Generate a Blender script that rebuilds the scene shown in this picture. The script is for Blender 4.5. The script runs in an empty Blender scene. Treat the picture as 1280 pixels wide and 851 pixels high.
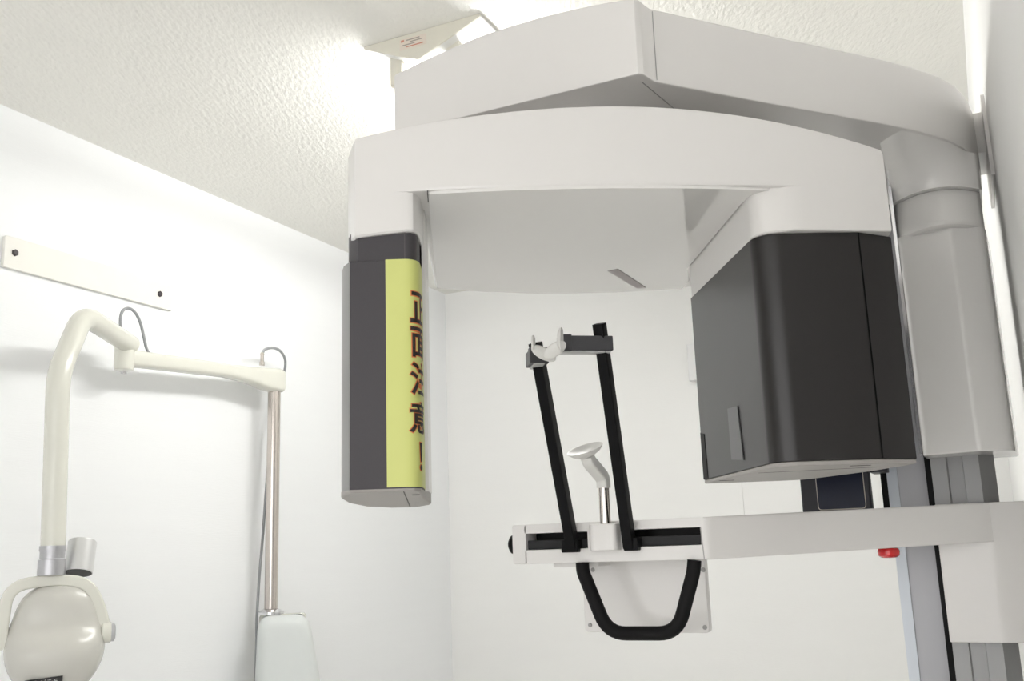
import bpy, bmesh, math, random
from mathutils import Vector, Matrix
random.seed(7)
SC = bpy.context.scene
COL = SC.collection

# ------------------------------------------------------------------ camera
ZC = 1.10                                   # camera height above the floor
CX, CY = 640.0, 425.5                       # image centre, 1280x851 frame
VUP = (-200.0, -5885.0)                     # vanishing point of the verticals (from centre)
VDEP = (600.0, 234.0)                       # vanishing point of the room's depth direction
F = math.sqrt(-(VUP[0]*VDEP[0] + VUP[1]*VDEP[1]))
wz = Vector((VUP[0], VUP[1], F)).normalized()
wy = Vector((VDEP[0], VDEP[1], F)).normalized()
wx = wy.cross(wz)
M3 = Matrix((wx, wy, wz))                   # camera (x right, y down, z forward) -> world
cam_d = bpy.data.cameras.new('camera')
cam_d.sensor_width = 36.0
cam_d.lens = F/1280.0*36.0
cam_d.clip_start = 0.02
cam = bpy.data.objects.new('camera', cam_d)
COL.objects.link(cam)
r_, d_, f_ = M3.col[0], M3.col[1], M3.col[2]
cm = Matrix((r_, -d_, -f_)).transposed().to_4x4()
cm.translation = (0, 0, ZC)
cam.matrix_world = cm
SC.camera = cam

# ------------------------------------------------------------------ world, exposure
FILL_DAY = 2.85                                  # world light let in by the added, unseen window behind the camera
LAMP = 60.0                                 # fluorescent tube radiance
world = bpy.data.worlds.new('world'); SC.world = world
world.use_nodes = True
world.node_tree.nodes['Background'].inputs[0].default_value = (1, .99, .98, 1)
world.node_tree.nodes['Background'].inputs[1].default_value = FILL_DAY
SC.view_settings.view_transform = 'Standard'
SC.view_settings.look = 'None'
SC.view_settings.gamma = 1.0
SC.view_settings.use_curve_mapping = False
SC.view_settings.exposure = 0.0

# ------------------------------------------------------------------ pixel helpers
def ray(px, py): return M3 @ Vector((px-CX, py-CY, F))
def at(px, py, ax, val):
    """point where a pixel's ray meets the plane axis=val (z measured from the camera)"""
    r = ray(px, py); p = r*(val/r['xyz'.index(ax)])
    return Vector((p.x, p.y, p.z+ZC))
def at_plane(px, py, p0, n):
    o = Vector((0, 0, ZC)); r = ray(px, py)
    return o + r*((p0-o).dot(n)/r.dot(n))
EU = Vector((.8746, .4848, 0)); EV = Vector((-.4848, .8746, 0))   # axes of the rotating arm
def uv(u, v, z): return EU*u + EV*v + Vector((0, 0, z+ZC))

# ------------------------------------------------------------------ materials
MATS = {}
def mat(name, col, rough=.5, metal=0.0, noise=0.0, nscale=30.0, bump=0.0, bscale=200.0, stretch=(1, 1, 1), coat=0.0, spec=.5, emit=None, rot=None):
    m = bpy.data.materials.new(name); m.use_nodes = True
    nt = m.node_tree; b = nt.nodes['Principled BSDF']
    b.inputs['Base Color'].default_value = (*col, 1)
    b.inputs['Roughness'].default_value = rough
    b.inputs['Metallic'].default_value = metal
    b.inputs['Specular IOR Level'].default_value = spec
    b.inputs['Coat Weight'].default_value = coat
    b.inputs['Coat Roughness'].default_value = .05
    tc = nt.nodes.new('ShaderNodeTexCoord')
    mp = nt.nodes.new('ShaderNodeMapping'); mp.inputs['Scale'].default_value = stretch
    if rot is not None: mp.vector_type = 'TEXTURE'; mp.inputs['Rotation'].default_value = (0, 0, rot)
    nt.links.new(tc.outputs['Object'], mp.inputs['Vector'])
    if noise:
        n = nt.nodes.new('ShaderNodeTexNoise'); n.inputs['Scale'].default_value = nscale; n.inputs['Detail'].default_value = 4
        nt.links.new(mp.outputs[0], n.inputs['Vector'])
        mx = nt.nodes.new('ShaderNodeMix'); mx.data_type = 'RGBA'
        mx.inputs[6].default_value = (*[c*(1-noise) for c in col], 1)
        mx.inputs[7].default_value = (*[min(1, c*(1+noise)) for c in col], 1)
        nt.links.new(n.outputs['Fac'], mx.inputs[0]); nt.links.new(mx.outputs[2], b.inputs['Base Color'])
    if bump:
        n2 = nt.nodes.new('ShaderNodeTexNoise'); n2.inputs['Scale'].default_value = bscale; n2.inputs['Detail'].default_value = 3
        nt.links.new(mp.outputs[0], n2.inputs['Vector'])
        bp = nt.nodes.new('ShaderNodeBump'); bp.inputs['Strength'].default_value = bump; bp.inputs['Distance'].default_value = .004
        nt.links.new(n2.outputs['Fac'], bp.inputs['Height']); nt.links.new(bp.outputs[0], b.inputs['Normal'])
    if emit:
        b.inputs['Emission Color'].default_value = (*emit[0], 1); b.inputs['Emission Strength'].default_value = emit[1]
    MATS[name] = m
    return m
mat('wall_paper', (.925, .936, .945), .65, noise=.012, nscale=6, bump=.12, bscale=90, stretch=(.25, .25, 5))
mat('wall_paper_back', (.925, .922, .908), .65, noise=.012, nscale=6, bump=.10, bscale=110, stretch=(.5, .5, 3))
mat('ceiling_paper', (.895, .885, .838), .75, noise=.02, nscale=15, bump=.85, bscale=60, stretch=(.75, 1.5, 1), rot=math.radians(22))
mat('floor_vinyl', (.80, .79, .765), .35, noise=.06, nscale=12)
mat('white_plastic', (.75, .731, .710), .28, noise=.008, nscale=40, coat=.25)
mat('white_gloss', (.76, .745, .72), .10, noise=.006, nscale=40, coat=.6)
mat('white_column', (.86, .845, .825), .22, noise=.006, nscale=40, coat=.5)
mat('dark_grey', (.056, .051, .056), .48, spec=.35, noise=.08, nscale=500, bump=.04, bscale=900)
mat('head_grey', (.014, .0120, .0120), .30, spec=.5, noise=.08, nscale=500, bump=.03, bscale=900)
mat('head_label', (.11, .11, .112), .35)
mat('shell_grey', (.27, .27, .265), .4, noise=.03)
mat('base_grey', (.36, .34, .32), .4, noise=.03)
mat('black_plastic', (.004, .004, .0045), .5, spec=.14, noise=.1, nscale=300)
mat('black_rubber', (.006, .0055, .006), .6, spec=.16, noise=.15, nscale=200, bump=.05, bscale=700)
mat('clamp_grey', (.060, .059, .063), .45, spec=.3, noise=.05, nscale=200)
mat('clamp_light', (.50, .50, .49), .4)
mat('pad_white', (.74, .73, .70), .35, noise=.01)
mat('slot_black', (.004, .004, .004), .35, spec=.1)
mat('slot_bar', (.016, .016, .017), .4, spec=.2)
mat('aluminium', (.33, .33, .33), .45, metal=.35, noise=.03, nscale=60, stretch=(1, 1, .05))
mat('aluminium_dark', (.23, .23, .235), .45, metal=.35, noise=.03)
mat('aluminium_plate', (.46, .46, .48), .42, metal=.3, noise=.03, nscale=60, stretch=(1, 1, .05))
mat('aluminium_pale', (.70, .74, .80), .4, metal=.2)
mat('chrome', (.62, .57, .53), .18, metal=1.0, noise=.05, nscale=50)
mat('chrome_bright', (.78, .78, .80), .15, metal=1.0)
mat('silver', (.52, .52, .54), .35, metal=.7, noise=.03, nscale=80)
mat('silver_pale', (.72, .72, .72), .3, metal=.45)
mat('beige_enamel', (.76, .755, .68), .25, noise=.02, nscale=10, coat=.3)
mat('lamp_shell', (.62, .61, .565), .27, noise=.02, nscale=10, coat=.25)
mat('unit_white', (.70, .73, .72), .3, noise=.01, coat=.2)
mat('board_cream', (.86, .845, .79), .55, noise=.03, nscale=9)
mat('bolt_dark', (.05, .04, .045), .5)
mat('cable_grey', (.30, .31, .32), .5, noise=.05)
mat('fixture_cream', (.78, .755, .66), .4, noise=.04, nscale=14)
mat('fixture_white', (.86, .86, .84), .35)
mat('sticker_pale', (.80, .72, .63), .5, noise=.05, nscale=90)
mat('sticker_ink', (.62, .28, .20), .6)
mat('sticker_grey_ink', (.40, .36, .31), .6)
mat('sticker_yellow', (.62, .65, .21), .45, noise=.02, nscale=30)
mat('ink_orange', (.72, .20, .06), .5)
mat('ink_black', (.02, .014, .012), .5)
mat('screen_navy', (.008, .011, .026), .25, spec=.2)
mat('screen_rim', (.55, .50, .44), .4)
mat('panel_dark', (.035, .035, .042), .4, spec=.25)
mat('red_button', (.62, .008, .012), .2, coat=.5)
mat('vent_mauve', (.34, .30, .30), .4, noise=.08, nscale=120)
mat('seam_dark', (.10, .095, .09), .6)
mat('seam_pale', (.36, .35, .34), .6)
mat('box_white', (.83, .83, .83), .4)
mat('tube_glow', (.9, .9, .9), .5, emit=((1.0, .995, .97), LAMP))
mat('label_black', (.02, .02, .02), .5)
mat('label_white', (.7, .7, .68), .5)
wg = mat('added_window_glass', (1, 1, 1), .02)
nt = wg.node_tree; tr = nt.nodes.new('ShaderNodeBsdfTransparent'); gl = nt.nodes.new('ShaderNodeBsdfGlossy'); mx = nt.nodes.new('ShaderNodeMixShader')
gl.inputs['Roughness'].default_value = .02; mx.inputs[0].default_value = .06
nt.links.new(tr.outputs[0], mx.inputs[1]); nt.links.new(gl.outputs[0], mx.inputs[2]); nt.links.new(mx.outputs[0], nt.nodes['Material Output'].inputs['Surface'])

# ------------------------------------------------------------------ mesh helpers
WORLD = {}                                  # object name -> world position of its origin
def put(name, bm, material, parent=None, origin=None, smooth=35, mats=None, wn=True):
    """link a bmesh authored in world coordinates as one mesh object"""
    bmesh.ops.remove_doubles(bm, verts=bm.verts, dist=1e-6)
    bmesh.ops.recalc_face_normals(bm, faces=bm.faces)
    xs = [v.co for v in bm.verts]
    lo = Vector([min(c[i] for c in xs) for i in range(3)]); hi = Vector([max(c[i] for c in xs) for i in range(3)])
    o0 = Vector(origin) if origin is not None else (lo+hi)/2
    bmesh.ops.translate(bm, verts=bm.verts, vec=-o0)
    me = bpy.data.meshes.new(name); bm.to_mesh(me); bm.free()
    for m in (mats or [material]): me.materials.append(MATS[m])
    if smooth:
        me.shade_smooth(); me.set_sharp_from_angle(angle=math.radians(smooth))
    o = bpy.data.objects.new(name, me); COL.objects.link(o)
    if smooth and wn:
        w = o.modifiers.new('weighted_normals', 'WEIGHTED_NORMAL'); w.keep_sharp = True; w.weight = 100
    if parent is not None:
        o.parent = parent; o.location = o0 - WORLD[parent.name]
    else: o.location = o0
    WORLD[o.name] = o0
    return o
def empty(name, loc):
    o = bpy.data.objects.new(name, None); COL.objects.link(o)
    o.empty_display_size = .1; o.location = loc; WORLD[o.name] = Vector(loc)
    return o
def tag(o, label, cat=None, group=None, kind=None):
    if label: o['label'] = label
    if cat: o['category'] = cat
    if group: o['group'] = group
    if kind: o['kind'] = kind
    return o
def rings(bm, rs, cap0=True, cap1=True, closed=True):
    """loft a list of rings (each a list of points, same count)"""
    vs = [[bm.verts.new(p) for p in r] for r in rs]
    n = len(rs[0])
    for a, b in zip(vs, vs[1:]):
        for i in range(n if closed else n-1):
            j = (i+1) % n
            try: bm.faces.new((a[i], a[j], b[j], b[i]))
            except ValueError: pass
    if cap0: bm.faces.new(list(reversed(vs[0])))
    if cap1: bm.faces.new(vs[-1])
    return bm
def inset(poly, o):
    """offset a counter-clockwise 2D polygon inwards by o (a number or a list)"""
    out = []; n = len(poly)
    for i in range(n):
        a, b, c = Vector(poly[i-1]), Vector(poly[i]), Vector(poly[(i+1) % n])
        d1 = (b-a).normalized(); d2 = (c-b).normalized()
        n1 = Vector((-d1.y, d1.x)); n2 = Vector((-d2.y, d2.x))
        m = (n1+n2); m = m/max(.3, m.dot(n1)) if m.length > 1e-6 else n1
        oo = o[i] if isinstance(o, list) else o
        out.append(tuple(b+m*oo))
    return out
def ccw(poly):
    s = sum(poly[i-1][0]*poly[i][1]-poly[i][0]*poly[i-1][1] for i in range(len(poly)))
    return poly if s > 0 else list(reversed(poly))
def roundpoly(poly, r, seg=5):
    """round the corners of a 2D polygon; r a number or a list per corner"""
    out = []; n = len(poly)
    for i in range(n):
        a, b, c = Vector(poly[i-1]), Vector(poly[i]), Vector(poly[(i+1) % n])
        rr = r[i] if isinstance(r, (list, tuple)) else r
        if rr <= 0: out.append(tuple(b)); continue
        l = min(rr, (a-b).length*.48, (c-b).length*.48)
        p, q = b+(a-b).normalized()*l, b+(c-b).normalized()*l
        for k in range(seg+1):
            t = k/seg
            out.append(tuple(p*(1-t)**2+b*2*t*(1-t)+q*t*t))
    return out
def slab(poly, z0, z1, f, bev=.003, bm=None):
    """prism of a 2D polygon between z0 and z1 with soft edges; f maps (a, b, z) to a world point"""
    bm = bm or bmesh.new(); poly = ccw(poly)
    if bev: seq = [(bev, z0), (bev*.3, z0+bev*.3), (0, z0+bev), (0, z1-bev), (bev*.3, z1-bev*.3), (bev, z1)]
    else: seq = [(0, z0), (0, z1)]
    return rings(bm, [[f(a, b, z) for a, b in inset(poly, o)] for o, z in seq])
XY = lambda a, b, z: Vector((a, b, z+ZC))                       # plan polygon, height from the camera
UV = lambda a, b, z: uv(a, b, z)
def XZ(a, b, y): return Vector((a, y, b+ZC))                    # front polygon, depth y
def boxpoly(a0, a1, b0, b1): return [(a0, b0), (a1, b0), (a1, b1), (a0, b1)]
def rbox(x0, x1, y0, y1, z0, z1, r=.004, bev=.003, bm=None):
    return slab(roundpoly(boxpoly(x0, x1, y0, y1), r, 3) if r else boxpoly(x0, x1, y0, y1), z0, z1, XY, bev, bm)
def fillet(path, r, seg=8):
    pts = [Vector(p) for p in path]; out = [pts[0]]
    for i in range(1, len(pts)-1):
        a, b, c = pts[i-1], pts[i], pts[i+1]
        rr = r[i] if isinstance(r, (list, tuple)) else r
        l = min(rr, (a-b).length*.48, (c-b).length*.48)
        p, q = b+(a-b).normalized()*l, b+(c-b).normalized()*l
        for k in range(seg+1):
            t = k/seg; out.append(p*(1-t)**2+b*2*t*(1-t)+q*t*t)
    return out+[pts[-1]]
def sweep(path, sect, up=Vector((0, 0, 1)), bm=None, scale=None):
    """sweep a 2D section along a path (parallel transport)"""
    bm = bm or bmesh.new(); path = [Vector(p) for p in path]; n = len(path)
    tans = [(path[min(i+1, n-1)]-path[max(i-1, 0)]).normalized() for i in range(n)]
    t = tans[0]
    if abs(t.dot(up)) > .98: up = Vector((1, 0, 0))
    a = (up - t*up.dot(t)).normalized(); rs = []
    for i in range(n):
        if i:
            q = tans[i-1].rotation_difference(tans[i]); a = (q @ a)
            a = (a - tans[i]*a.dot(tans[i])).normalized()
        b = tans[i].cross(a); s = scale[i] if scale else 1
        rs.append([path[i]+a*(x*s)+b*(y*s) for x, y in sect])
    return rings(bm, rs)
def circ(r, n=20, r2=None): return [(r*math.cos(2*math.pi*k/n), (r2 or r)*math.sin(2*math.pi*k/n)) for k in range(n)]
def tube(path, r, n=16, bm=None, scale=None): return sweep(path, circ(r, n), bm=bm, scale=scale)
def lathe(prof, p, axis=(0, 0, 1), n=28, bm=None, caps=True):
    """revolve (radius, height) points about an axis through p"""
    bm = bm or bmesh.new(); ax = Vector(axis).normalized(); q = Vector((0, 0, 1)).rotation_difference(ax)
    rs = [[Vector(p)+q @ Vector((max(r, 1e-5)*math.cos(2*math.pi*k/n), max(r, 1e-5)*math.sin(2*math.pi*k/n), h)) for k in range(n)] for r, h in prof]
    return rings(bm, rs, caps, caps)

# ================================================================== the room
XL, XR, YB, YF, XD, YR, H = -2.45, .090, 4.37, -1.30, 1.05, .90, 1.30
def room(name, b, m): return tag(put(name, rbox(*b[:4], b[4]-ZC, b[5]-ZC, 0, 0), m, smooth=0), None, kind='structure')
TOP = ZC+H
room('floor', (XL-.1, XD+.1, YF-.1, YB+.1, -.1, 0), 'floor_vinyl')
room('ceiling', (XL-.1, XD+.1, YF-.1, YB+.1, TOP, TOP+.1), 'ceiling_paper')
room('wall_left', (XL-.1, XL, YF-.1, YB+.1, 0, TOP), 'wall_paper')
room('wall_back', (XL, XR, YB, YB+.1, 0, TOP), 'wall_paper_back')
room('wall_right', (XR, XR+.11, YR, YB+.1, 0, TOP), 'wall_paper_back')
room('wall_entrance', (XR+.11, XD, YR, YR+.1, 0, TOP), 'wall_paper')
room('wall_side', (XD, XD+.1, YF-.1, YR+.1, 0, TOP), 'wall_paper')
WX0, WX1, WZ0, WZ1 = -2.05, .98, .35, 2.15      # window added out of view behind the camera to brighten the machine's front
bm = bmesh.new()
for b in ((XL, WX0, 0, TOP), (WX1, XD, 0, TOP), (WX0, WX1, 0, WZ0), (WX0, WX1, WZ1, TOP)): rbox(b[0], b[1], YF-.1, YF, b[2]-ZC, b[3]-ZC, 0, 0, bm)
tag(put('wall_front', bm, 'wall_paper', smooth=0), None, kind='structure')
win = tag(empty('added_window_1', ((WX0+WX1)/2, YF-.05, WZ0)), None, kind='structure')
bm = bmesh.new()
for b in ((WX0, WX0+.05, WZ0, WZ1), (WX1-.05, WX1, WZ0, WZ1), (WX0+.05, WX1-.05, WZ0, WZ0+.05), (WX0+.05, WX1-.05, WZ1-.05, WZ1), (-.56, -.51, WZ0+.05, WZ1-.05)): rbox(b[0], b[1], YF-.08, YF-.03, b[2]-ZC, b[3]-ZC, 0, 0, bm)
put('added_window_frame', bm, 'box_white', win, smooth=0)
for a, b in ((WX0+.05, -.56), (-.51, WX1-.05)): put('added_window_pane', rbox(a, b, YF-.058, YF-.052, WZ0+.05-ZC, WZ1-.05-ZC, 0, 0), 'added_window_glass', win, smooth=0)

# ================================================================== panoramic x-ray machine
mach = tag(empty('panoramic_xray_machine', (-.03, 2.15, 0)), 'large white panoramic dental x-ray machine with dark sensor and tube head', 'x-ray machine')

# ---- column
ribs = [(-.094, 2.098), (-.066, 2.095), (-.063, 2.100), (-.037, 2.097), (-.036, 2.084), (-.008, 2.080), (.019, 2.125), (.019, 2.20), (-.094, 2.20)]
colm = put('column', slab(ribs, -ZC+.03, .70, XY, 0), 'aluminium', mach, smooth=20)
put('base_plate', rbox(-.30, .08, 1.80, 2.40, -ZC, -ZC+.03, .03, .006), 'aluminium_dark', mach)
put('back_rail', rbox(-.184, -.099, 2.205, 2.26, -ZC+.03, .70, 0, .001), 'aluminium_plate', mach)
put('rail_edge', slab([(-.186, 2.204), (-.165, 2.199), (-.165, 2.2045), (-.186, 2.2085)], -ZC+.03, .70, XY, 0), 'aluminium_pale', colm, smooth=0)
put('black_slot', rbox(-.106, -.0945, 2.12, 2.20, -ZC+.03, .70, 0, 0), 'slot_black', colm)
put('black_slot', rbox(-.1995, -.187, 2.215, 2.25, .03, .40, 0, 0), 'slot_black', colm)
# upper cover of the column
cov = roundpoly([(-.102, 2.02), (-.004, 1.992), (.056, 2.035), (.066, 2.22), (-.100, 2.22)], [.012, .006, .02, .01, .01], 4)
put('column_cover', slab(cov, .138, .572, XY, .003), 'white_column', mach, smooth=25)
put('cover_edge', rbox(-.1085, -.1025, 2.03, 2.20, .14, .70, 0, .001), 'chrome_bright', mach)
# collar and neck
def arcplan(x0, x1, ym, ye, yb, n=18, back=True):
    c = (x0+x1)/2; h = (x1-x0)/2
    pts = [(x0+(x1-x0)*k/n, ym+(ye-ym)*abs((x0+(x1-x0)*k/n-c)/h)**2) for k in range(n+1)]
    return pts+[(x1, yb), (x0, yb)]
bm = bmesh.new()
rings(bm, [[XY(a, b, z) for a, b in arcplan(-.104+o, .056-o, ym, ye, 2.22)] for ym, ye, o, z in
           [(1.985, 2.055, .002, .566), (1.975, 2.045, 0, .570), (1.972, 2.042, 0, .578), (1.985, 2.050, 0, .61), (2.005, 2.062, 0, .648), (2.012, 2.066, .002, .652)]])
put('collar', bm, 'white_column', mach, smooth=40)
BF = [(-.25, 1.618), (-.097, 1.794), (-.035, 1.872), (.012, 1.945), (.038, 2.005), (.056, 2.075), (.066, 2.16)]
def beamy(x):
    for (a, b), (c, d) in zip(BF, BF[1:]):
        if x <= c: return b+(d-b)*(x-a)/(c-a)
    return 2.16
bm = bmesh.new(); rs = []
for k in range(11):
    t = k/10; e = t**2.6
    pl_ = arcplan(-.106, .060, 1.990, 2.050, 2.22, 24)
    rs.append([XY(a, b if b > 2.2 else b+(max(beamy(a)+.010, b-.16)-b)*e*(1 if beamy(a) < b else 0), .650+.0745*t) for a, b in pl_])
rings(bm, rs)
put('neck', bm, 'white_column', mach, smooth=60)
# wall bracket behind the column
brk = put('wall_bracket', rbox(.030, .086, 2.19, 2.34, .775, .865, .004, .002), 'white_plastic', mach)
put('bracket_plate', rbox(.083, .090, 2.12, 2.36, .70, .875, 0, .001), 'white_plastic', mach)

# ---- fixed top beam
beam = [(-.878, 1.395), (-.82, 1.3945), (-.76, 1.394), (-.70, 1.3935), (-.64, 1.393), (-.58, 1.3925), (-.52, 1.392), (-.47, 1.3915), (-.421, 1.391), (-.414, 1.398), (-.406, 1.432), (-.25, 1.618), (-.097, 1.794), (-.035, 1.872), (.012, 1.945), (.038, 2.005), (.056, 2.075), (.066, 2.16), (.068, 2.30),
        (-.20, 2.32), (-.50, 2.10), (-.80, 1.90), (-.878, 1.86)]
def btop(x): 
    K = [(-.90, .840), (-.878, .841), (-.79, .858), (-.70, .869), (-.62, .8725), (-.549, .871), (-.48, .866), (-.421, .859)]
    for (a, b), (c, d) in zip(K, K[1:]):
        if x <= c: return b+(d-b)*(max(x, a)-a)/(c-a)
    return .857
bm = bmesh.new(); P = ccw(beam)
def beamring(o, z, top=0): return [Vector((a, b, ZC+(z if not top else btop(a)-z))) for a, b in inset(P, o)]
rings(bm, [beamring(.004, .724), beamring(.001, .7255), beamring(0, .729), beamring(0, .006, 1), beamring(.002, .002, 1), beamring(.006, 0, 1)])
beamo = put('top_beam', bm, 'white_plastic', mach, smooth=28)
# subdivided upper edge seam at the corner and seams under the beam
def seam(name, a, b, w, m, parent, n=(0, 0, 1)):
    a, b = Vector(a), Vector(b); d = (b-a).normalized(); nn = Vector(n); s = d.cross(nn).normalized()*w/2
    bm = bmesh.new(); t = nn.normalized()*.0006
    rings(bm, [[a-s-t, a+s-t, a+s+t, a-s+t], [b-s-t, b+s-t, b+s+t, b-s+t]])
    return put(name, bm, m, parent, smooth=0)
seam('seam', (-.4035, 1.4342, ZC+.728), (-.4035, 1.4342, ZC+.850), .0012, 'seam_pale', beamo, (.77, -.64, 0))
seam('seam', (-.425, 1.42, ZC+.7238), (-.40, 1.60, ZC+.7238), .0014, 'seam_pale', beamo)
seam('seam', (-.70, 1.42, ZC+.7238), (-.68, 1.60, ZC+.7238), .0014, 'seam_pale', beamo)
put('pivot', lathe([(.16, .655), (.16, .73)], uv(.26, 1.70, 0)), 'white_plastic', mach)

# ---- rotating arm
def ztop(u): d = u-.254; return .664-(.27 if d < 0 else .36)*d*d
front = [(-.141+.832*k/32, 1.425-.020*(1-((-.141+.832*k/32-.275)/.416)**2)) for k in range(33)]
plan = front+[(.699, 1.45), (.70, 1.52), (.69, 1.66), (.65, 1.86), (.60, 1.96), (.55, 2.010), (.46, 2.038), (.36, 2.050), (.27, 2.052), (.17, 2.043), (.07, 2.022), (-.03, 1.985),
              (-.038, 1.70), (-.05, 1.66), (-.12, 1.64), (-.152, 1.59), (-.159, 1.53), (-.157, 1.48), (-.148, 1.445)]
def fac(u):                                  # the front lower edge is soft between the two housings and fades into them
    lo = max(0, min(1, (u+.056)/.03)); hi = max(0, min(1, (.56-u)/.07)); return lo*hi
P = ccw(plan)
def armring(o, z, top=False):
    q = inset(P, [o*(1 if top else fac(a)) for a, b in P])
    return [uv(a, b, (ztop(min(.70, a))-z) if top else .530+z*fac(a)) for a, b in q]
bm = bmesh.new()
rings(bm, [armring(.007, 0), armring(.0022, .0018), armring(0, .007), armring(0, .008, True), armring(.002, .002, True), armring(.007, 0, True)])
arm = put('rotating_arm', bm, 'white_plastic', mach, smooth=30)
# housing over the sensor
hp = [p for p in front if p[0] < -.070]+[(-.062, 1.4195), (-.053, 1.424), (-.0465, 1.434), (-.043, 1.45), (-.041, 1.48), (-.036, 1.60), (-.05, 1.64), (-.12, 1.635), (-.152, 1.59), (-.159, 1.53), (-.157, 1.48), (-.148, 1.445)]
bm = bmesh.new(); P = ccw(hp)
rings(bm, [[uv(a, b, z0+(.010*(a+.15)/.11 if z0 < .5 else 0)) for a, b in inset(P, o)] for o, z0 in [(.003, .460), (0, .463), (0, .5301)]])
put('sensor_housing', bm, 'white_plastic', arm, smooth=30)
# housing over the tube head
carc = lambda du, dv: [(.514+du-.038*math.cos(math.radians(a)), 1.4575+dv-.038*math.sin(math.radians(a))) for a in range(0, 91, 9)]
hp = carc(0, 0)[:-1]+[(.515, 1.4188)]+[p for p in front if p[0] > .525]+[(.699, 1.45), (.70, 1.52), (.69, 1.66), (.655, 1.80), (.62, 1.845), (.476, 1.845)]
bm = bmesh.new(); P = ccw(hp)
rings(bm, [[uv(a, b, z) for a, b in inset(P, o)] for o, z in [(.002, .4585), (0, .4605), (0, .5301)]])
put('head_housing', bm, 'white_plastic', arm, smooth=30)
# glossy underside panel with its slot window
up = [(u, 1.4125-.0175*(1-((u-.235)/.27)**2)+.009) for u in [-.030+.53*k/20 for k in range(21)]]
up = up+[(.483, 1.46), (.474, 1.48), (.474, 1.86), (.50, 1.95), (.50, 2.018), (.36, 2.040), (.27, 2.042), (.17, 2.034), (.07, 2.013), (-.026, 1.978)]
und = put('underside_panel', slab(up, .5262, .5312, UV, 0), 'white_gloss', mach, smooth=0)
def uvstrip(name, pts, z, m, parent, t=.0012):
    return put(name, slab(pts, z-t, z, UV, 0), m, parent, smooth=0)
uvstrip('slot_window', [(.316, 1.866), (.334, 1.855), (.417, 2.000), (.401, 2.007)], .5263, 'vent_mauve', und)
uvstrip('slot_rim', [(.3145, 1.8665), (.3345, 1.8535), (.4185, 2.0005), (.4005, 2.0085)], .5263, 'seam_pale', und, .0006)
uvstrip('seam', [(-.031, 1.417), (-.0295, 1.417), (-.0295, 1.455), (-.031, 1.455)], .531, 'seam_dark', und, .0055)

# ---- sensor unit at the left end
neck = [(-.137, 1.432), (-.066, 1.428), (-.058, 1.431), (-.052, 1.437), (-.048, 1.448), (-.046, 1.49), (-.046, 1.555), (-.13, 1.57), (-.158, 1.53), (-.155, 1.47), (-.150, 1.45)]
sens = put('sensor_unit', slab([(-.149, 1.430), (-.068, 1.426), (-.062, 1.4265), (-.056, 1.429), (-.051, 1.434), (-.0475, 1.441), (-.0455, 1.452), (-.0445, 1.465), (-.0440, 1.490), (-.0435, 1.520), (-.0435, 1.548), (-.06, 1.565), (-.10, 1.568), (-.125, 1.55), (-.149, 1.50)], .0835, .424, UV, .0012), 'dark_grey', mach, smooth=25)
put('sensor_neck', slab(neck, .418, .474, UV, .001), 'dark_grey', sens, smooth=25)
put('back_shell', slab([(-.0432, 1.500), (-.0375, 1.504), (-.0345, 1.560), (-.06, 1.580), (-.06, 1.57), (-.0432, 1.550)], .082, .53, UV, .001), 'white_plastic', sens, smooth=25)
put('side_shell', slab([(-.1495, 1.4305), (-.1605, 1.452), (-.1665, 1.48), (-.160, 1.517), (-.136, 1.553), (-.12, 1.553), (-.13, 1.50), (-.1485, 1.445)], .0835,   .424, UV, .001), 'shell_grey', sens, smooth=25)
bot = ccw([(-.149, 1.430), (-.068, 1.426), (-.056, 1.429), (-.0475, 1.441), (-.0435, 1.505), (-.0355, 1.558), (-.06, 1.579), (-.10, 1.577), (-.137, 1.557), (-.161, 1.518), (-.167, 1.48), (-.163, 1.455)])
bm = bmesh.new(); zbot = lambda v: .0815-.0165*(v-1.43)/.14
rings(bm, [[uv(a, b, zf(b)) for a, b in inset(bot, o)] for o, zf in ((.003, lambda v: zbot(v)-.002), (.0006, zbot), (0, lambda v: zbot(v)+.0015), (0, lambda v: .0836))])
put('bottom_cover', bm, 'base_grey', sens, smooth=25)
seam('seam', uv(-.072, 1.431, zbot(1.431)-.0021), uv(-.069, 1.572, zbot(1.572)-.0021), .0014, 'seam_dark', sens)
seam('latch', uv(-.061, 1.462, zbot(1.462)-.0021), uv(-.050, 1.462, zbot(1.462)-.0021), .006, 'seam_dark', sens)
seam('seam', uv(-.0665, 1.428, .426), uv(-.0665, 1.428, .473), .0012, 'seam_dark', sens, -EV)
# warning sticker wrapped round the front corner
cpath = [(-.149, 1.430), (-.068, 1.426), (-.062, 1.4265), (-.056, 1.429), (-.051, 1.434), (-.0475, 1.441), (-.0455, 1.452), (-.0445, 1.465), (-.0440, 1.490), (-.0435, 1.520)]
cl = [0]
for a, b in zip(cpath, cpath[1:]): cl.append(cl[-1]+math.dist(a, b))
def wrap(s, off):
    for i in range(len(cl)-1):
        if s <= cl[i+1] or i == len(cl)-2:
            t = (s-cl[i])/(cl[i+1]-cl[i]); a, b = Vector(cpath[i]), Vector(cpath[i+1]); d = (b-a).normalized()
            p = a.lerp(b, t)
            nrm = lambda k: Vector(((Vector(cpath[k+1])-Vector(cpath[k])).normalized().y, -(Vector(cpath[k+1])-Vector(cpath[k])).normalized().x))
            n0 = nrm(max(0, i-1))+nrm(i); n1 = nrm(i)+nrm(min(len(cl)-2, i+1))
            n = n0.normalized().lerp(n1.normalized(), t).normalized()
            return p+n*off
def sofu(u): return u+.149                  # on the flat front, arc length from its left edge
s0, s1 = sofu(-.0955), cl[-1]-.004
bm = bmesh.new(); N = 26; rs = []
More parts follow.
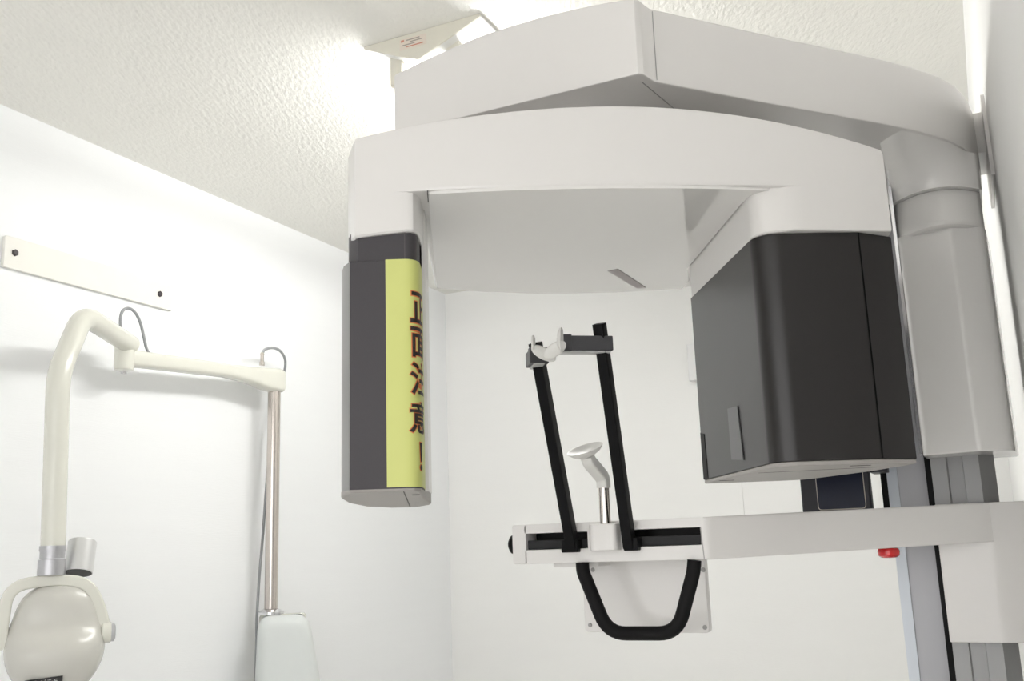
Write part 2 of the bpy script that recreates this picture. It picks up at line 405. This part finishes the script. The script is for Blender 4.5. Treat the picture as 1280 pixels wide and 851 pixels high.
for k in range(N+1):
    s = s0+(s1-s0)*k/N
    a, b = wrap(s, .0002), wrap(s, .0011)
    rs.append([uv(a.x, a.y, .0855), uv(b.x, b.y, .0855), uv(b.x, b.y, .4255), uv(a.x, a.y, .4255)])
rings(bm, rs)
put('warning_sticker', bm, 'sticker_yellow', sens, smooth=40)['label'] = 'yellow warning sticker with black and orange lettering'
def glyph(ch, s_left, width, z0, z1, bold, off, bm, midx):
    cu = bpy.data.curves.new('glyph', 'FONT'); cu.body = ch; cu.size = 1.0; cu.offset = bold; cu.resolution_u = 3
    ob = bpy.data.objects.new('glyph', cu); COL.objects.link(ob)
    me = bpy.data.meshes.new_from_object(ob.evaluated_get(bpy.context.evaluated_depsgraph_get()))
    bpy.data.objects.remove(ob)
    b = bmesh.new(); b.from_mesh(me)
    bmesh.ops.triangulate(b, faces=b.faces)
    x0, x1, y0, y1 = EXT[ch]
    for v in b.verts:
        v.co.x = max(x0-.055, min(x1+.055, v.co.x)); v.co.y = max(y0-.055, min(y1+.055, v.co.y))
        v.co.x = (v.co.x-x0)/(x1-x0)*width+s_left; v.co.y = z0+(v.co.y-y0)/(y1-y0)*(z1-z0)
    k = s_left-.01
    while k < s_left+width+.01:
        bmesh.ops.bisect_plane(b, geom=b.verts[:]+b.edges[:]+b.faces[:], plane_co=(k, 0, 0), plane_no=(1, 0, 0)); k += .0022
    vm = {}
    for v in b.verts:
        q = wrap(min(v.co.x, cl[-1]-.0045), off); vm[v] = bm.verts.new(uv(q.x, q.y, v.co.y))
    for fc in b.faces:
        try: nf = bm.faces.new([vm[v] for v in fc.verts]); nf.material_index = midx
        except ValueError: pass
    b.free(); bpy.data.meshes.remove(me); bpy.data.curves.remove(cu)
EXT = {}
for ch in '正面注意！':
    cu = bpy.data.curves.new('glyph', 'FONT'); cu.body = ch; cu.size = 1.0
    ob = bpy.data.objects.new('glyph', cu); COL.objects.link(ob)
    me = bpy.data.meshes.new_from_object(ob.evaluated_get(bpy.context.evaluated_depsgraph_get()))
    bpy.data.objects.remove(ob)
    EXT[ch] = (min(v.co.x for v in me.vertices), max(v.co.x for v in me.vertices), min(v.co.y for v in me.vertices), max(v.co.y for v in me.vertices))
    bpy.data.meshes.remove(me); bpy.data.curves.remove(cu)
for bold, off, nm, mt in ((.042, .0014, 'lettering_outline', 'ink_orange'), (.016, .0018, 'lettering', 'ink_black')):
    bm = bmesh.new()
    for ch, z0, z1, u0, w in (('正', .329, .375, -.0585, .046), ('面', .277, .321, -.0585, .046), ('注', .221, .268, -.0595, .046), ('意', .164, .209, -.0610, .046), ('！', .110, .149, -.0440, .0075)):
        glyph(ch, sofu(u0), w, z0, z1, bold, off, bm, 0)
    put(nm, bm, mt, sens, smooth=0)

# ---- tube head at the right end
hplan = carc(.0005, .009)+[(.57, 1.4275), (.639, 1.4285), (.703, 1.455), (.697, 1.60), (.66, 1.77), (.645, 1.80), (.62, 1.812), (.470, 1.832)]
head = put('tube_head', slab(hplan, .106, .4588, UV, .0015), 'head_grey', mach, smooth=25)
put('bottom_cover', slab(inset(ccw(hplan), .001), .099, .106, UV, .002), 'base_grey', head, smooth=25)
seam('seam', uv(.6385, 1.4285, .107), uv(.6385, 1.4285, .458), .0022, 'slot_black', head, -EV)
uvstrip('seam', [(.49, 1.56), (.66, 1.50), (.66, 1.502), (.49, 1.562)], .0992, 'seam_dark', head, .0006)
uvstrip('latch', [(.475, 1.74), (.50, 1.735), (.50, 1.741), (.475, 1.746)], .0992, 'seam_dark', head, .0008)
uvstrip('latch', [(.60, 1.455), (.63, 1.452), (.63, 1.458), (.60, 1.461)], .0992, 'seam_dark', head, .0008)
def facepoly(name, pts, m, parent, t=.0008):    # on the head's left face (u about .472)
    bm = bmesh.new(); g = lambda v: .4745-.0045*(v-1.475)/.357
    rings(bm, [[uv(g(v)-o, v, z) for v, z in pts] for o in (-.0005, t)])
    return put(name, bm, m, parent, smooth=0)
facepoly('label_strip', [(1.580, .122), (1.645, .128), (1.645, .215), (1.590, .212)], 'head_label', head)
facepoly('rear_cover', [(1.800, .107), (1.832, .107), (1.832, .195), (1.806, .19)], 'black_plastic', head)

# ---- chin rest arm
def armz(x): t = max(0, (x+.45)/.45); return .035+.011*t, -.0375+.0125*t
st = [(-.818, 1.700, 1.80), (-.45, 1.700, 1.80), (-.435, 1.703, 1.80), (-.30, 1.810, 1.90), (-.15, 1.930, 2.02), (.000, 2.0405, 2.13)]
bm = bmesh.new()
def sect(x, y0, y1, r=.004):
    t, b = armz(x); q = roundpoly([(y0, b), (y1, b), (y1, t), (y0, t)], r, 3); return [Vector((x, y, z+ZC)) for y, z in q]
# the end unit has a shell with two slots in its front: built as bars around the slots, then the arm proper
def piece(bm, x0, x1, z0, z1, y0=1.700, y1=1.712, bev=0): rbox(x0, x1, y0, y1, z0, z1, 0, bev, bm)
rings(bm, [sect(*s) for s in st[1:]])
chin = put('chin_arm', bm, 'white_plastic', mach, smooth=30)
bm = bmesh.new()
SL0, SL1, SR0, SR1 = -.7905, -.666, -.5955, -.4555
tz = lambda x: armz(x)[0]
piece(bm, -.818, SL0, -.037, .035, 1.700, 1.80, .003)
piece(bm, SL0-.002, -.4495, .018, .035, 1.700, 1.80, .001)
piece(bm, SL0-.002, -.4495, -.037, -.012, 1.700, 1.80, .001)
piece(bm, SL1, SR0, -.013, .019, 1.700, 1.80)
piece(bm, SR1, -.4495, -.013, .019, 1.700, 1.80)
piece(bm, SL0-.002, -.4495, -.013, .019, 1.765, 1.80)
endu = put('end_unit', bm, 'white_plastic', chin, smooth=30)
seam('seam', (-.7905, 1.6998, ZC-.036), (-.7905, 1.6998, ZC-.012), .0010, 'seam_pale', chin, (0, 1, 0))
seam('seam', (-.4525, 1.6998, ZC-.036), (-.4555, 1.6998, ZC+.017), .0014, 'seam_pale', chin, (0, 1, 0))
for a, b in ((SL0, SL1), (SR0, SR1)):
    put('slot_lining', rbox(a+.0005, b-.0005, 1.748, 1.764, -.0118, .0178, 0, 0), 'slot_black', chin)
    put('slot_bar', rbox(a+.001, b-.001, 1.708, 1.745, -.0115, .0055, 0, .001), 'slot_bar', chin)
put('end_knob', lathe([(.0005, .031), (.010, .0295), (.017, .025), (.0205, .018), (.021, -.004)], (-.817, 1.748, ZC-.001), (-1, 0, 0)), 'black_plastic', chin)
put('lower_bracket', rbox(-.745, -.655, 1.72, 1.78, -.045, -.036, .002, .001), 'white_plastic', chin)
# carriage on the column
cp = roundpoly([(-.0945, 2.046), (.000, 2.043), (.082, 2.062), (.084, 2.20), (-.0945, 2.20)], [.004, .012, .012, .01, .01], 4)
put('carriage', slab(cp, -.205, .0465, XY, .003), 'white_plastic', mach, smooth=28)
# emergency button
eb = Vector((-.176, 1.955, ZC-.0245))
put('emergency_button', lathe([(.010, .002), (.010, -.004), (.0175, -.006), (.0195, -.011), (.0185, -.019), (.014, -.0225), (.0005, -.0235)], eb), 'red_button', mach)['label'] = 'red emergency stop button under the arm'
# operating panel behind the arm
cpn = put('operating_panel', rbox(-.352, -.214, 2.13, 2.17, .030, .235, .006, .004), 'panel_dark', mach)
put('screen_rim', slab(roundpoly(boxpoly(-.3195, -.2245, .047, .225), .008, 4), 2.1285, 2.131, XZ, 0), 'screen_rim', cpn)
put('screen', slab(roundpoly(boxpoly(-.3180, -.2260, .0485, .2235), .007, 4), 2.1275, 2.131, XZ, 0), 'screen_navy', cpn)
put('panel_bracket', rbox(-.215, -.18, 2.16, 2.24, .12, .15, 0, .002), 'panel_dark', cpn)

# ---- head support rods and clamps
def rod(p0, p1, w=.0195, d=.024):
    p0, p1 = Vector(p0), Vector(p1); return sweep([p0, p1], roundpoly(boxpoly(-d/2, d/2, -w/2, w/2), .003, 2), up=Vector((0, -1, .2)))
RB = {'l': ((-.693, 1.694, ZC-.012), (-.699, 1.574, ZC+.352)), 'r': ((-.584, 1.694, ZC-.012), (-.575, 1.572, ZC+.371))}
def clamp(parent, p, d, blk, n0):
    """bar from the rod towards the patient's temple with a pad at its end"""
    d = Vector(d).normalized(); s = d.cross(Vector((0, 0, 1))).normalized()
    def bb(a0, a1, w0, w1, z0, z1, bev=.0015):
        bm = bmesh.new()
        return slab(roundpoly(boxpoly(a0, a1, w0, w1), .002, 2), z0, z1, lambda a, b, z: p+d*a+s*b+Vector((0, 0, z)), bev, bm)
    put('clamp_bar', bb(-.021, blk-.018, n0-.016, n0+.016, -.013, .0125), 'clamp_grey', parent)
    put('clamp_end', bb(blk-.019, blk, n0-.017, n0+.017, -.0145, .0145), 'clamp_grey', parent)
    put('clamp_base', bb(-.018, blk-.002, n0-.010, n0+.010, -.0165, -.0125), 'clamp_light', parent)
    return d, s
for k in 'lr':
    p0, p1 = RB[k]
    ro = put('head_support_rod', rod(p0, p1), 'black_plastic', mach, smooth=20)
    sx = 1 if k == 'l' else -1
    put('rod_foot', rbox(min(p0[0]-.008*sx, p0[0]+.02*-sx) if k == 'l' else p0[0]-.009, p0[0]+.012 if k == 'l' else p0[0]+.018, 1.684, 1.73, -.0185, .004, .003, .002), 'black_plastic', ro)
    pt = Vector(p1); dd = (Vector(p0)-pt).normalized()
    q = pt+dd*(.037 if k == 'r' else .029)+Vector((-.007 if k == 'r' else 0, 0, 0))
    d, s = clamp(ro, q, (.55*sx, -.84, 0) if k == 'l' else (-.80, -.60, 0), .036 if k == 'l' else .072, .004 if k == 'l' else -.005)
    # pad: a white disc at the bar end and a scoop curling in from it
    py_ = 1.525
    bm = bmesh.new()
    def oval(c, ax1, ax2, r1, r2, th, cup):
        c = Vector(c); n = ax1.cross(ax2).normalized(); rs = []
        for f, o in ((.02, -th+cup), (.6, -th+cup*.7), (.93, -th*.8), (1, 0), (.93, th*.5), (.6, th*.1+cup*.7), (.02, cup)):
            rs.append([c+ax1*(r1*f*math.cos(a))+ax2*(r2*f*math.sin(a))+n*o for a in [2*math.pi*q_/24 for q_ in range(24)]])
        rings(bm, rs)
    pz = lambda x, y, yy=py_: at(x, y, 'y', yy)
    if k == 'l':
        oval(pz(666.5, 428.5), Vector((.12, -.1, 1)).normalized(), Vector((.35, -.94, 0)).normalized(), .0135, .013, .003, .004)
        a_, b_ = pz(664, 434), pz(695, 449)
    else:
        oval(pz(701.5, 424, 1.50), Vector((.10, -.1, 1)).normalized(), Vector((.20, -.98, 0)).normalized(), .0205, .014, .003, -.004)
        a_, b_ = pz(707, 428, 1.505), pz(680, 446, 1.50)
    ax_ = (b_-a_).normalized(); up_ = Vector((0, -.35, 1)).cross(ax_).cross(ax_).normalized()
    oval((a_+b_)/2, ax_, up_, (b_-a_).length/2, .0115, .003, .0035 if k == 'l' else .0035)
    put('temple_pad', bm, 'pad_white', ro, smooth=50)
# chin rest
cr = put('chin_rest_boss', slab(roundpoly(boxpoly(-.655, -.602, 1.674, 1.72), [.012, .012, .002, .002], 4), -.0175, .0305, XY, .003), 'white_plastic', mach)
cp0 = Vector((-.6255, 1.688, 0))
put('chrome_post', lathe([(.0098, .028), (.0098, .098)], cp0+Vector((0, 0, ZC))), 'chrome', cr)
put('chin_neck', sweep(fillet([cp0+Vector((0, 0, ZC+.094)), cp0+Vector((0, 0, ZC+.112)), cp0+Vector((-.010, -.040, ZC+.140)), cp0+Vector((-.011, -.046, ZC+.150))], .014), roundpoly(boxpoly(-.0105, .0105, -.0115, .0115), .004, 3)), 'pad_white', cr, smooth=40)
cc = cp0+Vector((-.011, -.048, ZC+.152)); axn = Vector((-.14, -.42, 1)).normalized()
put('chin_cup', lathe([(.0005, -.005), (.014, -.003), (.026, .003), (.0325, .009), (.0335, .0115), (.031, .0112), (.022, .006), (.0005, .003)], cc, axn), 'pad_white', cr, smooth=50)
# hand grip
hy = 1.695
path = [at(728, 703, 'y', hy), at(728.5, 714, 'y', hy), at(760, 791.5, 'y', hy), at(847, 791.5, 'y', hy), at(867, 714, 'y', hy), at(868, 700, 'y', hy)]
put('hand_grip', sweep(fillet(path, [0, .014, .034, .034, .014, 0], 8), circ(.0122, 16), up=Vector((0, 1, 0))), 'black_rubber', mach, smooth=60)
# plate behind the grip
a, b = at(731, 790, 'y', 1.80), at(887, 790.5, 'y', 1.80)
pl = put('grip_plate', slab(roundpoly(boxpoly(a.x, b.x, a.z-ZC, -.03), [.008, .008, .002, .002], 4), 1.800, 1.822, XZ, .003), 'white_plastic', mach)
for px, py in ((737.5, 781), (881, 784), (879, 712), (741, 712)):
    c = at(px, py, 'y', 1.799)
    put('screw', lathe([(.0005, .0018), (.0035, .0015), (.0042, 0)], c, (0, -1, 0), 14), 'seam_pale', pl)

# ================================================================== ceiling light
YL0, YL1 = 1.99, 3.24
xa, xb, xc = -1.345, -1.000, -1.182
fx = tag(empty('ceiling_light', (xc, YL0, TOP)), 'cream ridge-shaped fluorescent ceiling light above the x-ray machine', 'ceiling light')
bm = bmesh.new(); tri = [(xa, H-.001), (xb, H-.001), (xb, H-.008), (xc+.003, H-.078), (xc-.003, H-.078), (xa, H-.008)]
rings(bm, [[Vector((x, y, z+ZC)) for x, z in tri] for y in (YL0+.004, YL1-.004)])
put('reflector', bm, 'fixture_white', fx, smooth=0)
for y0, y1 in ((YL0, YL0+.004), (YL1-.004, YL1)):
    bm = bmesh.new(); rings(bm, [[Vector((x, y, z+ZC)) for x, z in tri] for y in (y0, y1)])
    ep = put('end_plate', bm, 'fixture_cream', fx, smooth=0)
    if y0 == YL0:
        def es(name, x0, x1, z0, z1, m, t=.0006): return put(name, slab(boxpoly(x0, x1, z0, z1), YL0-t, YL0, XZ, 0), m, ep, smooth=0)
        es('rating_label', -1.235, -1.155, H-.042, H-.012, 'sticker_pale')
        for (x0, x1, z0, z1, mm) in ((-1.231, -1.222, -.020, -.014, 'sticker_ink'), (-1.215, -1.175, -.019, -.016, 'sticker_grey_ink'), (-1.205, -1.168, -.025, -.022, 'sticker_grey_ink'), (-1.228, -1.190, -.031, -.028, 'sticker_grey_ink'), (-1.215, -1.165, -.037, -.034, 'sticker_ink')):
            es('label_print', x0, x1, H+z0, H+z1, mm, .0009)
for sx in (-1, 1):
    x = xc+sx*.085
    for y in (YL0+.03, YL1-.05):
        put('lamp_holder', slab(roundpoly(boxpoly(y, y+.022, H-.118, H-.030), [.010, .010, 0, 0], 4), x-.018, x+.018, lambda a, b, c: Vector((c, a, b+ZC)), .002), 'fixture_cream', fx)
    put('fluorescent_tube', lathe([(.0125, 0), (.0125, 1.145)], (x, YL0+.052, ZC+H-.100), (0, 1, 0), 16), 'tube_glow', fx)

# ================================================================== wall fittings
bd0, bd1 = at(2, 297, 'x', XL), at(213.5, 356.5, 'x', XL)
zb0, zb1 = H*.632-.003, H*.7015
bd = tag(empty('mounting_board', (XL, (bd0.y+bd1.y)/2, ZC+zb0)), 'long cream mounting board with two dark bolts on the left wall', 'board')
YZ = lambda a, b, x: Vector((x, a, b+ZC))
put('board', slab(roundpoly(boxpoly(1.795, bd1.y, zb0, zb1), .006, 3), XL, XL+.013, YZ, .002), 'board_cream', bd)
for px, py in ((18.5, 316), (199.5, 367.5)):
    put('bolt', lathe([(.0105, 0), (.0105, .004), (.0075, .007), (.0005, .008)], at(px, py, 'x', XL+.013), (1, 0, 0), 6), 'bolt_dark', bd)
wb = tag(put('wall_box', slab(roundpoly(boxpoly(-1.165, -1.045, .700, .872), .006, 3), YB-.045, YB, XZ, .006), 'box_white'), 'small white box on the back wall beside the dark tube head', 'wall box')
c = at(928, 640, 'y', YB)
tag(put('cable_cover', slab(boxpoly(c.x-.009, c.x+.009, c.z-ZC-.06, H), YB-.006, YB, XZ, .002), 'wall_paper_back'), 'thin white vertical cable cover on the back wall below the tube head', 'cable cover')

# ================================================================== dental light on its post
XP = -2.36
pb, ptp = at(341, 766, 'x', XP), at(340.5, 486, 'x', XP)
pb.y = ptp.y = (pb.y+ptp.y)/2
dl = tag(empty('dental_light', (pb.x, pb.y, 0)), 'cream dental operating light hanging from a jointed boom on a chrome post and white pedestal', 'dental light')
post = put('post', lathe([(.0235, 0), (.0235, ptp.z-pb.z+.02)], pb), 'chrome', dl, smooth=50)
put('post_collar', lathe([(.046, -.004), (.046, .006), (.034, .012), (.024, .016)], pb), 'chrome_bright', post)
XJ = -2.34
j = at(155.5, 447, 'x', XJ)
be = at(343, 470, 'x', XP); be.x, be.y = pb.x, pb.y
dirb = (be-j).normalized()
bm = bmesh.new(); secs = []
for t, w, zt, zb in ((0, .026, .028, -.028), (.10, .026, .026, -.026), (.62, .025, .022, -.026), (.78, .026, .022, -.036), (.93, .033, .026, -.056), (1.0, .035, .028, -.060), (1.045, .026, .026, -.060)):
    c = j.lerp(be, t); s = Vector((-dirb.y, dirb.x, 0)).normalized()
    q = roundpoly(boxpoly(-w, w, zb, zt), .020, 4); secs.append([c+s*a+Vector((0, 0, b)) for a, b in q])
rings(bm, secs); put('boom', bm, 'beige_enamel', dl, smooth=50)
hub = put('joint_hub', lathe([(.012, -.042), (.028, -.038), (.030, -.030), (.030, .032)], j), 'beige_enamel', dl)
put('joint_ring', lathe([(.0315, .032), (.0325, .036), (.0325, .050), (.030, .052)], j), 'chrome_bright', hub)
put('joint_bolt', lathe([(.009, -.050), (.010, -.041)], j, n=6), 'chrome_bright', hub)
XT = -2.17
pth = [at(163, 431, 'x', XJ+.002), at(104, 393, 'x', -2.22), at(73, 466, 'x', XT), at(66.5, 684, 'x', XT)]
put('drop_tube', tube(fillet(pth, [0, .060, .055, 0], 12), .0298, 24), 'beige_enamel', dl, smooth=60)
c = at(66, 684, 'x', XT)
put('tube_collar', lathe([(.0320, .004), (.0320, -.008), (.030, -.011), (.030, -.028), (.033, -.030), (.0335, -.068), (.0315, -.070)], c), 'silver', dl)
# yoke and head face the camera side; frame: w across, d away
p0 = c+Vector((0, 0, -.075)); vd = Vector((p0.x, p0.y, 0)).normalized(); w_ = Vector((vd.y*-1, vd.x, 0)); w_ = -w_ if w_.x < 0 else w_
pp = lambda px, py, off=0.0: at_plane(px, py, p0+vd*off, vd)
yk = put('yoke', sweep(fillet([pp(3, 812), pp(2, 790), pp(10, 733), pp(64, 724), pp(112, 727), pp(128, 768), pp(132.5, 800)], [0, .03, .05, .04, .05, .05, 0], 8), roundpoly(boxpoly(-.0115, .0115, -.0145, .0145), .006, 3), up=vd), 'beige_enamel', dl, smooth=50)
put('yoke_knob', lathe([(.022, -.012), (.026, -.008), (.026, .010), (.024, .012)], pp(132.5, 790), w_), 'beige_enamel', yk)
put('knob_cap', lathe([(.023, 0), (.023, .008), (.016, .012), (.0005, .0125)], pp(138, 790), w_), 'silver', yk)
# lamp head: rounded shell
hc = pp(69, 806, .02); sc_ = (pp(79, 806, .02)-pp(69, 806, .02)).length/10     # metres per pixel
prof = [(-82, 14, 10), (-78, 28, 20), (-70, 40, 27), (-58, 48, 31), (-44, 53, 33), (-32, 56, 33.5), (-22, 59.5, 37), (-14, 62, 45), (-6, 63, 54), (6, 63.5, 60), (22, 61, 60), (38, 54, 54), (52, 44, 44), (62, 31, 30), (68, 15, 14)]
bm = bmesh.new(); rs = []
for y, hw, dp in prof:
    ring = []
    for k in range(40):
        a = 2*math.pi*k/40; ca, sa = math.cos(a), math.sin(a)
        e = 2/2.5; x = hw*abs(ca)**e*(1 if ca > 0 else -1); dd = abs(sa)**e*(1 if sa > 0 else -1)*(dp*.55 if sa > 0 else dp*.95)
        ring.append(hc+w_*(x*sc_)+vd*(dd*sc_)+Vector((0, 0, -y*sc_)))
    rs.append(ring)
rings(bm, rs)
lh = put('lamp_head', bm, 'lamp_shell', dl, smooth=80, wn=False)
lh.modifiers.new('subdivision', 'SUBSURF').levels = 1; lh.modifiers['subdivision'].render_levels = 1
# rating plate low on the head
lc = hc+Vector((0, 0, -42.5*sc_))-vd*(52.5*.95*sc_)
bm = bmesh.new(); lp = lambda a, b, o: lc+w_*(a*sc_)+Vector((0, 0, -b*sc_))-vd*(o+.06*b*-sc_)
rings(bm, [[lp(a, b, o) for a, b in ((-34, -4), (11, -7), (11, 8), (-34, 11))] for o in (-.006, .0035)])
lb = put('rating_plate', bm, 'label_black', lh, smooth=0)
bm = bmesh.new()
for i in range(70):
    a, b = random.uniform(-32.5, 8), random.uniform(-3.5, 7); b += -.066*(a+12)*.9
    ww = random.uniform(.6, 2.6)
    rings(bm, [[lp(a+x, b+y, o) for x, y in ((0, 0), (ww, -.06*ww), (ww, .8), (0, .8))] for o in (.0034, .004)])
put('plate_print', bm, 'label_white', lh, smooth=0)['kind'] = 'stuff'
# silver cylinder beside the collar
ca_, cb_ = pp(104, 674, .045), pp(97.5, 716, .045)
ax = (ca_-cb_).normalized(); L = (ca_-cb_).length
bm = lathe([(.030, .004), (.030, .0), (.036, 0), (.036, L-.004), (.033, L), (.0005, L+.001)], cb_, ax+vd*.32, 32)
cy = put('transformer_cylinder', bm, 'silver_pale', dl, smooth=50)
put('cylinder_mouth', lathe([(.0338, -.0006), (.0338, .002)], cb_, ax+vd*.32, 28), 'slot_black', cy)
# cables
cl1 = [at(150.5, 408, 'x', XJ), at(150.5, 395, 'x', XJ-.01), at(154, 386.5, 'x', XJ-.02), at(162, 384.5, 'x', XJ-.025), at(170, 391, 'x', XJ-.03), at(176, 404, 'x', XJ-.03), at(180, 422, 'x', XJ-.025), at(183, 436, 'x', XJ-.015), at(188, 444, 'x', XJ-.005)]
put('cable', tube(fillet(cl1, .02, 4), .0047, 10), 'cable_grey', dl, smooth=60)
cn = at(327.5, 454, 'x', XP)
put('cable_plug', lathe([(.0095, -.008), (.0095, .004), (.0065, .008), (.0065, .030), (.008, .032), (.006, .040)], cn), 'chrome', dl)
cl2 = [at(327.5, 443, 'x', XP), at(330, 437, 'x', XP), at(339, 434, 'x', XP), at(350, 437, 'x', XP), at(357, 448, 'x', XP-.01), at(356.5, 462, 'x', XP-.03), at(350, 482, 'x', XP-.05), at(338, 540, 'x', XP-.05), at(332, 620, 'x', XP-.05), at(328.5, 670, 'x', XP-.05), at(324, 720, 'x', XP-.04), at(321, 770, 'x', XP-.035), at(319.5, 860, 'x', XP-.035)]
cl2.append(Vector((cl2[-1].x, cl2[-1].y, .30)))
put('cable', tube(fillet(cl2, .03, 4), .0050, 10), 'cable_grey', dl, smooth=60)

# ================================================================== dental unit under the post
un = dl
vp = Vector((pb.x, pb.y, 0)).normalized(); wp = Vector((-vp.y, vp.x, 0)); wp = -wp if wp.x < 0 else wp
pq = lambda px, py, off: at_plane(px, py, pb+vp*off, vp)
top = pq(355, 769, -.09); bl, br = pq(321, 800, -.09), pq(391, 800, -.09); bl2, br2 = pq(318.5, 851, -.09), pq(400, 851, -.09)
cx_ = lambda p: (p-pb).dot(wp)
def unitring(z, l, r, ins, d0=-.10, d1=.09):
    q = inset(ccw(roundpoly(boxpoly(l, r, d0, d1), [.06, .06, .02, .02], 5)), ins)
    return [pb+wp*a+vp*b+Vector((0, 0, z-pb.z)) for a, b in q]
l0, r0, l1, r1 = cx_(bl), cx_(br), cx_(bl2), cx_(br2)
zt = top.z; bm = bmesh.new()
sl = (r1-r0)/(bl.z-bl2.z); g = lambda z: (l0+(l1-l0)*min(1, (bl.z-z)/(bl.z-bl2.z)), r0+sl*min(.16, (bl.z-z)))
rs = []
for z, ins in ((.02, .0), (.30, 0), (bl2.z-.1, 0), (bl2.z, 0), (zt-.045, 0), (zt-.028, .003), (zt-.014, .010), (zt-.004, .022), (zt, .040)):
    l, r = g(z); rs.append(unitring(z, l, r, ins, -.115, -.008))
rings(bm, rs); put('housing', bm, 'unit_white', un, smooth=50)
bm = bmesh.new(); rings(bm, [unitring(z, l0+.006, r0-.02, i, -.02, .03) for z, i in ((0.0, 0), (pb.z-.012, 0), (pb.z-.004, .006))])
put('pedestal', bm, 'beige_enamel', un, smooth=40)
